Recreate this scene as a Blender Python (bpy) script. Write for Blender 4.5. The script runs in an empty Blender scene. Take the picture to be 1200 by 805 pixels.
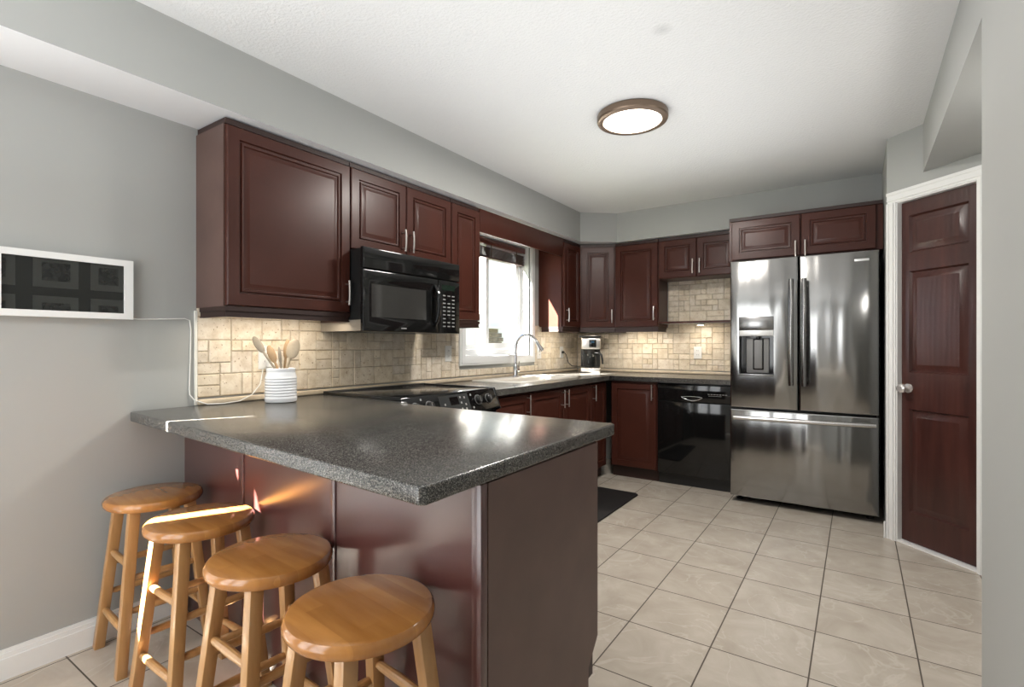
import bpy, bmesh, math, random
from mathutils import Vector, Matrix
random.seed(7)
PI = math.pi
sc = bpy.context.scene
COL = sc.collection
# ------------------------------------------------------------------ camera
YAW = math.atan2(405, 600)
CAMZ = 1.18
cam = bpy.data.cameras.new('camera')
camo = bpy.data.objects.new('camera', cam)
COL.objects.link(camo)
cam.sensor_width = 36.0; cam.lens = 18.0; cam.shift_y = 1.5/1200
cam.clip_start = 0.02
camo.location = (0, 0, CAMZ); camo.rotation_euler = (PI/2, 0, YAW)
sc.camera = camo
FW = Vector((-math.sin(YAW), math.cos(YAW), 0)); RT = Vector((math.cos(YAW), math.sin(YAW), 0))
def at(u, v, depth):
    return Vector((0, 0, CAMZ)) + FW*depth + RT*((u-600)/600*depth) + Vector((0, 0, (404-v)/600*depth))
# ------------------------------------------------------------------ world, sun, daylight, exposure
sc.view_settings.view_transform = 'Standard'
sc.view_settings.look = 'None'
sc.view_settings.exposure = 0.25
sc.view_settings.gamma = 1.0
sc.view_settings.use_curve_mapping = False
sc.cycles.max_bounces = 10
sc.cycles.diffuse_bounces = 6
sc.cycles.glossy_bounces = 5
sc.cycles.transparent_max_bounces = 12
sc.cycles.sample_clamp_indirect = 6.0
sc.cycles.caustics_reflective = False
sc.cycles.caustics_refractive = False
sc.cycles.use_denoising = True
wd = bpy.data.worlds.new('sky'); sc.world = wd; wd.use_nodes = True
nt = wd.node_tree
bg = nt.nodes['Background']
tc = nt.nodes.new('ShaderNodeTexCoord'); sx = nt.nodes.new('ShaderNodeSeparateXYZ'); rp = nt.nodes.new('ShaderNodeValToRGB')
nt.links.new(tc.outputs['Generated'], sx.inputs[0]); nt.links.new(sx.outputs['Z'], rp.inputs[0]); nt.links.new(rp.outputs[0], bg.inputs[0])
rp.color_ramp.elements[0].color = (0.80, 0.88, 1.0, 1); rp.color_ramp.elements[1].color = (0.22, 0.45, 1.0, 1)
bg.inputs[1].default_value = 1.45
def light(name, kind, loc, energy, color=(1, 1, 1), direction=None, **kw):
    l = bpy.data.lights.new(name, kind); o = bpy.data.objects.new(name, l); COL.objects.link(o)
    o.location = loc; l.energy = energy; l.color = color
    for k, v in kw.items(): setattr(l, k, v)
    if direction is not None:
        o.rotation_euler = Vector(direction).to_track_quat('-Z', 'Y').to_euler()
    return o
SUN = Vector((0.447, 0.894, -0.727)).normalized()
light('sun', 'SUN', (-6, -6, 6), 170.0, (1.0, 0.95, 0.88), SUN, angle=math.radians(0.5))
# area lamps added inside the rear blind stand in for daylight; kitchen window portal
for i, (xa, xb) in enumerate(((-2.20, -1.62), (-1.45, -0.87))):
    light('rear_daylight_fill', 'AREA', ((xa+xb)/2, -0.86, 1.15), 15.0, (0.95, 0.98, 1.0), (0, 1, 0.03), shape='RECTANGLE', size=xb-xa, size_y=1.9)
pw = light('kitchen_window_portal', 'AREA', (-2.66, 3.5, 1.58), 1.0, (1, 1, 1), (1, 0, 0), shape='RECTANGLE', size=0.93, size_y=0.99)
pw.data.cycles.is_portal = True
# unseen fill lamps added to even out the ceiling and walls
# upward area fills added over the kitchen and the dinette
light('upward_fill', 'AREA', (-0.95, 2.5, 1.75), 10.5, (0.97, 0.985, 1.0), (0, 0, 1), shape='RECTANGLE', size=1.6, size_y=2.6)
light('upward_fill', 'AREA', (-1.0, 0.1, 1.75), 12.0, (0.97, 0.985, 1.0), (0, 0, 1), shape='RECTANGLE', size=1.6, size_y=1.4)
light('hall_fill', 'POINT', (0.62, 2.55, 1.75), 6.0, (1.0, 0.97, 0.93), shadow_soft_size=0.1)  # point fill added to brighten the hall ceiling, no fixture
WARM = (1.0, 0.89, 0.73)

# ------------------------------------------------------------------ materials
MATS = {}
def new_mat(name):
    m = bpy.data.materials.new(name); m.use_nodes = True
    return m, m.node_tree, m.node_tree.nodes['Principled BSDF']
def simple(name, col, rough=0.5, metal=0.0, coat=0.0, spec=0.5, emit=None, estr=0.0, aniso=0.0, bump=None, vary=0.0, vscale=6.0):
    m, nt, b = new_mat(name)
    b.inputs['Base Color'].default_value = (*col, 1)
    b.inputs['Roughness'].default_value = rough; b.inputs['Metallic'].default_value = metal
    b.inputs['Coat Weight'].default_value = coat; b.inputs['Coat Roughness'].default_value = 0.08
    b.inputs['Specular IOR Level'].default_value = spec
    if emit: b.inputs['Emission Color'].default_value = (*emit, 1); b.inputs['Emission Strength'].default_value = estr
    if vary or bump:
        tc = nt.nodes.new('ShaderNodeTexCoord')
    if vary:
        n = nt.nodes.new('ShaderNodeTexNoise'); n.inputs['Scale'].default_value = vscale; n.inputs['Detail'].default_value = 4
        nt.links.new(tc.outputs['Object'], n.inputs[0])
        r = nt.nodes.new('ShaderNodeValToRGB')
        r.color_ramp.elements[0].position = .3; r.color_ramp.elements[1].position = .7
        r.color_ramp.elements[0].color = (*[c*(1-vary) for c in col], 1); r.color_ramp.elements[1].color = (*[min(1, c*(1+vary)) for c in col], 1)
        nt.links.new(n.outputs['Fac'], r.inputs[0]); nt.links.new(r.outputs[0], b.inputs['Base Color'])
    if bump:
        sc_, st, di = bump
        n = nt.nodes.new('ShaderNodeTexNoise'); n.inputs['Scale'].default_value = sc_; n.inputs['Detail'].default_value = 3
        nt.links.new(tc.outputs['Object'], n.inputs[0])
        bp = nt.nodes.new('ShaderNodeBump'); bp.inputs['Strength'].default_value = st; bp.inputs['Distance'].default_value = di
        nt.links.new(n.outputs['Fac'], bp.inputs['Height']); nt.links.new(bp.outputs[0], b.inputs['Normal'])
    MATS[name] = m
    return m
M_wall = simple('grey_wall_paint', (0.385, 0.39, 0.375), 0.6, bump=(90, .05, .002), vary=0.015, vscale=2)
M_white = simple('white_trim_paint', (0.80, 0.80, 0.785), 0.35)
M_vinyl = simple('white_vinyl', (0.78, 0.79, 0.79), 0.35)
M_soffit_under = simple('soffit_white', (0.80, 0.80, 0.81), 0.7)
M_cherry = simple('cherry_lacquer', (0.060, 0.0180, 0.0118), 0.31, coat=0.03, spec=0.25, vary=0.12, vscale=5)
M_cherry.node_tree.nodes['Principled BSDF'].inputs['Coat Roughness'].default_value = 0.2
M_cherry_panel = simple('cherry_melamine', (0.072, 0.024, 0.021), 0.24, coat=0.95, vary=0.10, vscale=4)
M_cherry_panel.node_tree.nodes['Principled BSDF'].inputs['Coat Roughness'].default_value = 0.28
M_cherry_end = simple('hazed_cherry_melamine', (0.112, 0.066, 0.054), 0.42, vary=0.12, vscale=7)  # dull brown end faces; glossy reflection haze is put into this base colour
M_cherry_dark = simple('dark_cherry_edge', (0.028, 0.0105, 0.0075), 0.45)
M_nickel = simple('brushed_nickel', (0.72, 0.68, 0.64), 0.28, metal=1)
M_chrome = simple('chrome', (0.62, 0.62, 0.63), 0.12, metal=1)
M_black = simple('black_gloss', (0.006, 0.006, 0.006), 0.07, spec=0.5)
M_black_satin = simple('black_satin', (0.012, 0.012, 0.012), 0.35)
M_black_rubber = simple('black_rubber', (0.010, 0.009, 0.009), 0.6, bump=(60, .15, .002))
M_mwglass = simple('tinted_oven_glass', (0.035, 0.034, 0.032), 0.06)
M_cookglass = simple('cooktop_glass', (0.012, 0.012, 0.012), 0.06)
M_greymetal = simple('painted_grey_metal', (0.30, 0.265, 0.22), 0.4, metal=0.3)
M_mark = simple('pale_grey_print', (0.26, 0.26, 0.255), 0.5)
M_ivory = simple('white_plastic', (0.80, 0.79, 0.76), 0.35)
M_slot = simple('dark_slot', (0.05, 0.05, 0.05), 0.6)
M_white_ceramic = simple('white_ceramic', (0.82, 0.83, 0.85), 0.14, coat=0.4)
M_sink = simple('cream_composite', (0.74, 0.70, 0.62), 0.3)
M_bamboo = simple('bleached_wood', (0.42, 0.335, 0.23), 0.55, vary=0.12, vscale=30)
M_bamboo2 = simple('tan_wood', (0.33, 0.215, 0.11), 0.5, vary=0.12, vscale=30)
M_bamboo3 = simple('grey_wood', (0.25, 0.215, 0.165), 0.55, vary=0.12, vscale=30)
M_bronze = simple('bronze_ring', (0.20, 0.145, 0.105), 0.35, metal=0.7)
M_diffuser = simple('lit_diffuser', (0.9, 0.88, 0.84), 0.5, emit=(1.0, 0.90, 0.76), estr=7.0)
M_puck = simple('lit_puck', (0.9, 0.88, 0.84), 0.5, emit=(1.0, 0.85, 0.62), estr=6.0)
M_screen = simple('dark_screen', (0.012, 0.013, 0.012), 0.12)
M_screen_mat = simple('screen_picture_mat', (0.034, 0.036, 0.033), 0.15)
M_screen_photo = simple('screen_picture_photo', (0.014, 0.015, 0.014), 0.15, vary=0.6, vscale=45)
M_blue = simple('blue_display', (0.03, 0.09, 0.16), 0.2)
M_green = simple('green_display', (0.008, 0.018, 0.012), 0.2)
M_fridge_dark = simple('fridge_charcoal', (0.03, 0.031, 0.031), 0.4)
M_grille = simple('dispenser_grey', (0.20, 0.20, 0.20), 0.35)
M_blindwood = simple('dark_red_wood', (0.10, 0.026, 0.018), 0.3, vary=.2, vscale=20)
M_slat = simple('wood_slat', (0.07, 0.036, 0.03), 0.4, vary=.3, vscale=25)
M_siding = simple('pale_siding', (0.86, 0.82, 0.75), 0.8)
M_brick = simple('tan_brick', (0.20, 0.16, 0.12), 0.9, vary=.2, vscale=6)
M_ground = simple('lawn', (0.065, 0.075, 0.04), 0.95, vary=.3, vscale=3)
M_caulk = simple('white_caulk', (0.80, 0.78, 0.72), 0.5)

def mk_steel(name, base, rough, waves):
    m, nt, b = new_mat(name)
    b.inputs['Base Color'].default_value = (*base, 1); b.inputs['Metallic'].default_value = 1; b.inputs['Roughness'].default_value = rough
    tc = nt.nodes.new('ShaderNodeTexCoord')
    mp = nt.nodes.new('ShaderNodeMapping'); mp.inputs['Scale'].default_value = (4.5, 4.5, 0.55)
    n = nt.nodes.new('ShaderNodeTexNoise'); n.inputs['Scale'].default_value = 1.6; n.inputs['Detail'].default_value = 1.0
    nt.links.new(tc.outputs['Object'], mp.inputs[0]); nt.links.new(mp.outputs[0], n.inputs[0])
    bp = nt.nodes.new('ShaderNodeBump'); bp.inputs['Strength'].default_value = 1.0; bp.inputs['Distance'].default_value = waves
    nt.links.new(n.outputs['Fac'], bp.inputs['Height']); nt.links.new(bp.outputs[0], b.inputs['Normal'])
    return m
M_steel = mk_steel('stainless_steel', (0.34, 0.337, 0.33), 0.17, 0.012)
M_steel2 = simple('steel_handle', (0.33, 0.325, 0.32), 0.22, metal=1)

def mk_ceiling():
    m, nt, b = new_mat('stippled_ceiling')
    b.inputs['Roughness'].default_value = 0.85
    tc = nt.nodes.new('ShaderNodeTexCoord')
    n = nt.nodes.new('ShaderNodeTexNoise'); n.inputs['Scale'].default_value = 75; n.inputs['Detail'].default_value = 3
    nt.links.new(tc.outputs['Object'], n.inputs[0])
    bp = nt.nodes.new('ShaderNodeBump'); bp.inputs['Strength'].default_value = .6; bp.inputs['Distance'].default_value = .006
    nt.links.new(n.outputs['Fac'], bp.inputs['Height']); nt.links.new(bp.outputs[0], b.inputs['Normal'])
    # the round grey spot on the ceiling
    vm = nt.nodes.new('ShaderNodeVectorMath'); vm.operation = 'DISTANCE'; vm.inputs[1].default_value = (-0.648, 2.034, 2.44)
    nt.links.new(tc.outputs['Object'], vm.inputs[0])
    r = nt.nodes.new('ShaderNodeValToRGB'); nt.links.new(vm.outputs['Value'], r.inputs[0])
    r.color_ramp.elements[0].position = 0.0; r.color_ramp.elements[0].color = (0.60, 0.60, 0.595, 1)
    r.color_ramp.elements[1].position = 0.048; r.color_ramp.elements[1].color = (0.76, 0.76, 0.755, 1)
    nt.links.new(r.outputs[0], b.inputs['Base Color'])
    return m
M_ceiling = mk_ceiling()

def mk_floor():
    m, nt, b = new_mat('marbled_floor_tile')
    b.inputs['Roughness'].default_value = 0.28
    tc = nt.nodes.new('ShaderNodeTexCoord')
    mp = nt.nodes.new('ShaderNodeMapping'); mp.inputs['Location'].default_value = (-0.188+0.332*12, -2.447+0.357*12, 0)
    nt.links.new(tc.outputs['Object'], mp.inputs[0])
    br = nt.nodes.new('ShaderNodeTexBrick'); br.offset = 0.0; br.offset_frequency = 1; br.squash = 1
    br.inputs['Scale'].default_value = 1; br.inputs['Brick Width'].default_value = 0.332; br.inputs['Row Height'].default_value = 0.357
    br.inputs['Mortar Size'].default_value = 0.0028; br.inputs['Mortar Smooth'].default_value = 0.1; br.inputs['Bias'].default_value = 0
    br.inputs['Color1'].default_value = (0.0, 0, 0, 1); br.inputs['Color2'].default_value = (1, 1, 1, 1); br.inputs['Mortar'].default_value = (0.5, .5, .5, 1)
    nt.links.new(mp.outputs[0], br.inputs[0])
    # marble clouds
    add = nt.nodes.new('ShaderNodeVectorMath'); add.operation = 'MULTIPLY_ADD'
    add.inputs[1].default_value = (5, 3, 1); nt.links.new(br.outputs['Color'], add.inputs[0]); nt.links.new(tc.outputs['Object'], add.inputs[2])
    n = nt.nodes.new('ShaderNodeTexNoise'); n.inputs['Scale'].default_value = 4.5; n.inputs['Detail'].default_value = 7; n.inputs['Distortion'].default_value = .7; n.inputs['Roughness'].default_value = .62
    nt.links.new(add.outputs[0], n.inputs[0])
    r = nt.nodes.new('ShaderNodeValToRGB'); nt.links.new(n.outputs['Fac'], r.inputs[0])
    r.color_ramp.elements[0].position = .32; r.color_ramp.elements[0].color = (0.43, 0.375, 0.31, 1)
    r.color_ramp.elements[1].position = .68; r.color_ramp.elements[1].color = (0.545, 0.49, 0.42, 1)
    # pale veins
    n2 = nt.nodes.new('ShaderNodeTexNoise'); n2.inputs['Scale'].default_value = 2.6; n2.inputs['Detail'].default_value = 5; n2.inputs['Distortion'].default_value = 1.2
    nt.links.new(add.outputs[0], n2.inputs[0])
    s = nt.nodes.new('ShaderNodeMath'); s.operation = 'SUBTRACT'; s.inputs[1].default_value = .5; nt.links.new(n2.outputs['Fac'], s.inputs[0])
    ab = nt.nodes.new('ShaderNodeMath'); ab.operation = 'ABSOLUTE'; nt.links.new(s.outputs[0], ab.inputs[0])
    r2 = nt.nodes.new('ShaderNodeValToRGB'); nt.links.new(ab.outputs[0], r2.inputs[0])
    r2.color_ramp.elements[0].position = 0; r2.color_ramp.elements[0].color = (.55, .55, .55, 1); r2.color_ramp.elements[1].position = .012; r2.color_ramp.elements[1].color = (0, 0, 0, 1)
    mx = nt.nodes.new('ShaderNodeMix'); mx.data_type = 'RGBA'; nt.links.new(r2.outputs[0], mx.inputs[0]); nt.links.new(r.outputs[0], mx.inputs[6]); mx.inputs[7].default_value = (.59, .54, .47, 1)
    mg = nt.nodes.new('ShaderNodeMix'); mg.data_type = 'RGBA'; nt.links.new(br.outputs['Fac'], mg.inputs[0]); nt.links.new(mx.outputs[2], mg.inputs[6]); mg.inputs[7].default_value = (.085, .068, .052, 1)
    nt.links.new(mg.outputs[2], b.inputs['Base Color'])
    rr = nt.nodes.new('ShaderNodeMapRange'); rr.inputs[3].default_value = .27; rr.inputs[4].default_value = .8
    nt.links.new(br.outputs['Fac'], rr.inputs[0]); nt.links.new(rr.outputs[0], b.inputs['Roughness'])
    bp = nt.nodes.new('ShaderNodeBump'); bp.inputs['Strength'].default_value = .5; bp.inputs['Distance'].default_value = .002; bp.invert = True
    nt.links.new(br.outputs['Fac'], bp.inputs['Height']); nt.links.new(bp.outputs[0], b.inputs['Normal'])
    return m
M_floor = mk_floor()

def mk_granite():
    m, nt, b = new_mat('speckled_laminate')
    b.inputs['Roughness'].default_value = 0.22; b.inputs['Specular IOR Level'].default_value = 0.6
    tc = nt.nodes.new('ShaderNodeTexCoord')
    v = nt.nodes.new('ShaderNodeTexVoronoi'); v.inputs['Scale'].default_value = 520; nt.links.new(tc.outputs['Object'], v.inputs[0])
    sp = nt.nodes.new('ShaderNodeSeparateColor'); nt.links.new(v.outputs['Color'], sp.inputs[0])
    r = nt.nodes.new('ShaderNodeValToRGB'); nt.links.new(sp.outputs[0], r.inputs[0])
    cr = r.color_ramp; cr.interpolation = 'CONSTANT'
    cr.elements[0].position = 0; cr.elements[0].color = (.024, .024, .023, 1)
    cr.elements[1].position = .40; cr.elements[1].color = (.070, .066, .060, 1)
    e = cr.elements.new(.68); e.color = (.125, .118, .105, 1)
    e = cr.elements.new(.87); e.color = (.21, .20, .18, 1)
    nt.links.new(r.outputs[0], b.inputs['Base Color'])
    return m
M_granite = mk_granite()

def mk_tile():
    m, nt, b = new_mat('tumbled_travertine')
    b.inputs['Roughness'].default_value = 0.55
    tc = nt.nodes.new('ShaderNodeTexCoord')
    at_ = nt.nodes.new('ShaderNodeAttribute'); at_.attribute_name = 'tint'
    n = nt.nodes.new('ShaderNodeTexNoise'); n.inputs['Scale'].default_value = 22; n.inputs['Detail'].default_value = 6; n.inputs['Roughness'].default_value = .65
    nt.links.new(tc.outputs['Object'], n.inputs[0])
    r = nt.nodes.new('ShaderNodeValToRGB'); nt.links.new(n.outputs['Fac'], r.inputs[0])
    r.color_ramp.elements[0].position = .28; r.color_ramp.elements[0].color = (.76, .70, .62, 1)
    r.color_ramp.elements[1].position = .6; r.color_ramp.elements[1].color = (1, 1, 1, 1)
    mx = nt.nodes.new('ShaderNodeMix'); mx.data_type = 'RGBA'; mx.blend_type = 'MULTIPLY'; mx.inputs[0].default_value = 1
    nt.links.new(at_.outputs['Color'], mx.inputs[6]); nt.links.new(r.outputs[0], mx.inputs[7])
    # pits
    n2 = nt.nodes.new('ShaderNodeTexNoise'); n2.inputs['Scale'].default_value = 95; n2.inputs['Detail'].default_value = 2
    nt.links.new(tc.outputs['Object'], n2.inputs[0])
    r2 = nt.nodes.new('ShaderNodeValToRGB'); nt.links.new(n2.outputs['Fac'], r2.inputs[0])
    r2.color_ramp.elements[0].position = .27; r2.color_ramp.elements[0].color = (.45, .37, .28, 1)
    r2.color_ramp.elements[1].position = .34; r2.color_ramp.elements[1].color = (1, 1, 1, 1)
    m2 = nt.nodes.new('ShaderNodeMix'); m2.data_type = 'RGBA'; m2.blend_type = 'MULTIPLY'; m2.inputs[0].default_value = 1
    nt.links.new(mx.outputs[2], m2.inputs[6]); nt.links.new(r2.outputs[0], m2.inputs[7])
    nt.links.new(m2.outputs[2], b.inputs['Base Color'])
    bp = nt.nodes.new('ShaderNodeBump'); bp.inputs['Strength'].default_value = .35; bp.inputs['Distance'].default_value = .003
    nt.links.new(n.outputs['Fac'], bp.inputs['Height']); nt.links.new(bp.outputs[0], b.inputs['Normal'])
    return m
M_tile = mk_tile()
M_ledge = simple('travertine_ledge', (0.60, 0.50, 0.37), 0.45, vary=.12, vscale=18)

def mk_maple(name, c1, c2, strips=True, rough=.16):
    m, nt, b = new_mat(name)
    b.inputs['Roughness'].default_value = rough; b.inputs['Coat Weight'].default_value = .35; b.inputs['Coat Roughness'].default_value = .12
    tc = nt.nodes.new('ShaderNodeTexCoord')
    mp = nt.nodes.new('ShaderNodeMapping'); mp.inputs['Scale'].default_value = (3, 18, 3) if strips else (30, 30, 3)
    nt.links.new(tc.outputs['Object'], mp.inputs[0])
    n = nt.nodes.new('ShaderNodeTexNoise'); n.inputs['Scale'].default_value = 1.6; n.inputs['Detail'].default_value = 5
    nt.links.new(mp.outputs[0], n.inputs[0])
    r = nt.nodes.new('ShaderNodeValToRGB'); nt.links.new(n.outputs['Fac'], r.inputs[0])
    r.color_ramp.elements[0].position = .3; r.color_ramp.elements[0].color = (*c1, 1); r.color_ramp.elements[1].position = .7; r.color_ramp.elements[1].color = (*c2, 1)
    out = r.outputs[0]
    if strips:
        br = nt.nodes.new('ShaderNodeTexBrick'); br.offset = .5
        br.inputs['Scale'].default_value = 1; br.inputs['Brick Width'].default_value = .30; br.inputs['Row Height'].default_value = .042; br.inputs['Mortar Size'].default_value = 0
        br.inputs['Color1'].default_value = (.74, .70, .66, 1); br.inputs['Color2'].default_value = (1.06, 1.06, 1.06, 1)
        oi = nt.nodes.new('ShaderNodeObjectInfo')
        ad = nt.nodes.new('ShaderNodeVectorMath'); ad.operation = 'ADD'; cm = nt.nodes.new('ShaderNodeCombineXYZ')
        nt.links.new(oi.outputs['Random'], cm.inputs[0]); nt.links.new(oi.outputs['Random'], cm.inputs[1])
        nt.links.new(tc.outputs['Object'], ad.inputs[0]); nt.links.new(cm.outputs[0], ad.inputs[1]); nt.links.new(ad.outputs[0], br.inputs[0])
        mx = nt.nodes.new('ShaderNodeMix'); mx.data_type = 'RGBA'; mx.blend_type = 'MULTIPLY'; mx.inputs[0].default_value = .8
        nt.links.new(out, mx.inputs[6]); nt.links.new(br.outputs[0], mx.inputs[7]); out = mx.outputs[2]
    nt.links.new(out, b.inputs['Base Color'])
    return m
M_seat = mk_maple('honey_maple_seat', (.385, .158, .038), (.52, .235, .066))
M_leg = mk_maple('honey_maple_leg', (.38, .195, .070), (.48, .265, .105), strips=False, rough=.3)

def mk_doorwood():
    m, nt, b = new_mat('dark_cherry_door')
    b.inputs['Roughness'].default_value = .3; b.inputs['Coat Weight'].default_value = .25; b.inputs['Coat Roughness'].default_value = .2
    tc = nt.nodes.new('ShaderNodeTexCoord')
    mp = nt.nodes.new('ShaderNodeMapping'); mp.inputs['Scale'].default_value = (14, 14, 1.6); nt.links.new(tc.outputs['Object'], mp.inputs[0])
    n = nt.nodes.new('ShaderNodeTexNoise'); n.inputs['Scale'].default_value = 1; n.inputs['Detail'].default_value = 6; n.inputs['Distortion'].default_value = .5
    nt.links.new(mp.outputs[0], n.inputs[0])
    r = nt.nodes.new('ShaderNodeValToRGB'); nt.links.new(n.outputs['Fac'], r.inputs[0])
    r.color_ramp.elements[0].position = .3; r.color_ramp.elements[0].color = (.034, .0108, .0085, 1); r.color_ramp.elements[1].position = .72; r.color_ramp.elements[1].color = (.070, .0215, .0160, 1)
    nt.links.new(r.outputs[0], b.inputs['Base Color'])
    w = nt.nodes.new('ShaderNodeTexWave'); w.wave_type = 'RINGS'; w.inputs['Scale'].default_value = 1.6; w.inputs['Distortion'].default_value = 3; w.inputs['Detail'].default_value = 2
    m2 = nt.nodes.new('ShaderNodeMapping'); m2.inputs['Scale'].default_value = (10, 10, 2.0); nt.links.new(tc.outputs['Object'], m2.inputs[0]); nt.links.new(m2.outputs[0], w.inputs[0])
    bp = nt.nodes.new('ShaderNodeBump'); bp.inputs['Strength'].default_value = .17; bp.inputs['Distance'].default_value = .0015
    nt.links.new(w.outputs['Fac'], bp.inputs['Height']); nt.links.new(bp.outputs[0], b.inputs['Normal'])
    return m
M_door = mk_doorwood()

def mk_glass(name, tint=(1, 1, 1)):
    m = bpy.data.materials.new(name); m.use_nodes = True; nt = m.node_tree
    nt.nodes.remove(nt.nodes['Principled BSDF']); out = nt.nodes['Material Output']
    t = nt.nodes.new('ShaderNodeBsdfTransparent'); t.inputs[0].default_value = (*tint, 1)
    g = nt.nodes.new('ShaderNodeBsdfGlossy'); g.inputs['Roughness'].default_value = .03
    f = nt.nodes.new('ShaderNodeFresnel'); f.inputs[0].default_value = 1.45
    ge = nt.nodes.new('ShaderNodeNewGeometry'); iv = nt.nodes.new('ShaderNodeMath'); iv.operation = 'SUBTRACT'; iv.inputs[0].default_value = 1; nt.links.new(ge.outputs['Backfacing'], iv.inputs[1])
    ml = nt.nodes.new('ShaderNodeMath'); ml.operation = 'MULTIPLY'; nt.links.new(f.outputs[0], ml.inputs[0]); nt.links.new(iv.outputs[0], ml.inputs[1])
    mx = nt.nodes.new('ShaderNodeMixShader'); nt.links.new(ml.outputs[0], mx.inputs[0]); nt.links.new(t.outputs[0], mx.inputs[1]); nt.links.new(g.outputs[0], mx.inputs[2])
    nt.links.new(mx.outputs[0], out.inputs[0])
    return m
M_glass = mk_glass('window_glass', (.97, .98, .98))
M_carafe = mk_glass('carafe_glass', (.72, .73, .73))
def mk_vane():
    m, nt, b = new_mat('translucent_blind_vane')
    b.inputs['Base Color'].default_value = (.8, .8, .78, 1); b.inputs['Roughness'].default_value = .7
    t = nt.nodes.new('ShaderNodeBsdfTranslucent'); t.inputs[0].default_value = (.92, .95, 1.0, 1)
    mx = nt.nodes.new('ShaderNodeMixShader'); mx.inputs[0].default_value = .20
    nt.links.new(b.outputs[0], mx.inputs[1]); nt.links.new(t.outputs[0], mx.inputs[2]); nt.links.new(mx.outputs[0], nt.nodes['Material Output'].inputs[0])
    return m
M_vane = mk_vane()
M_crystal = simple('glass_knob', (0.75, 0.72, 0.70), 0.08, metal=0.6)

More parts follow.
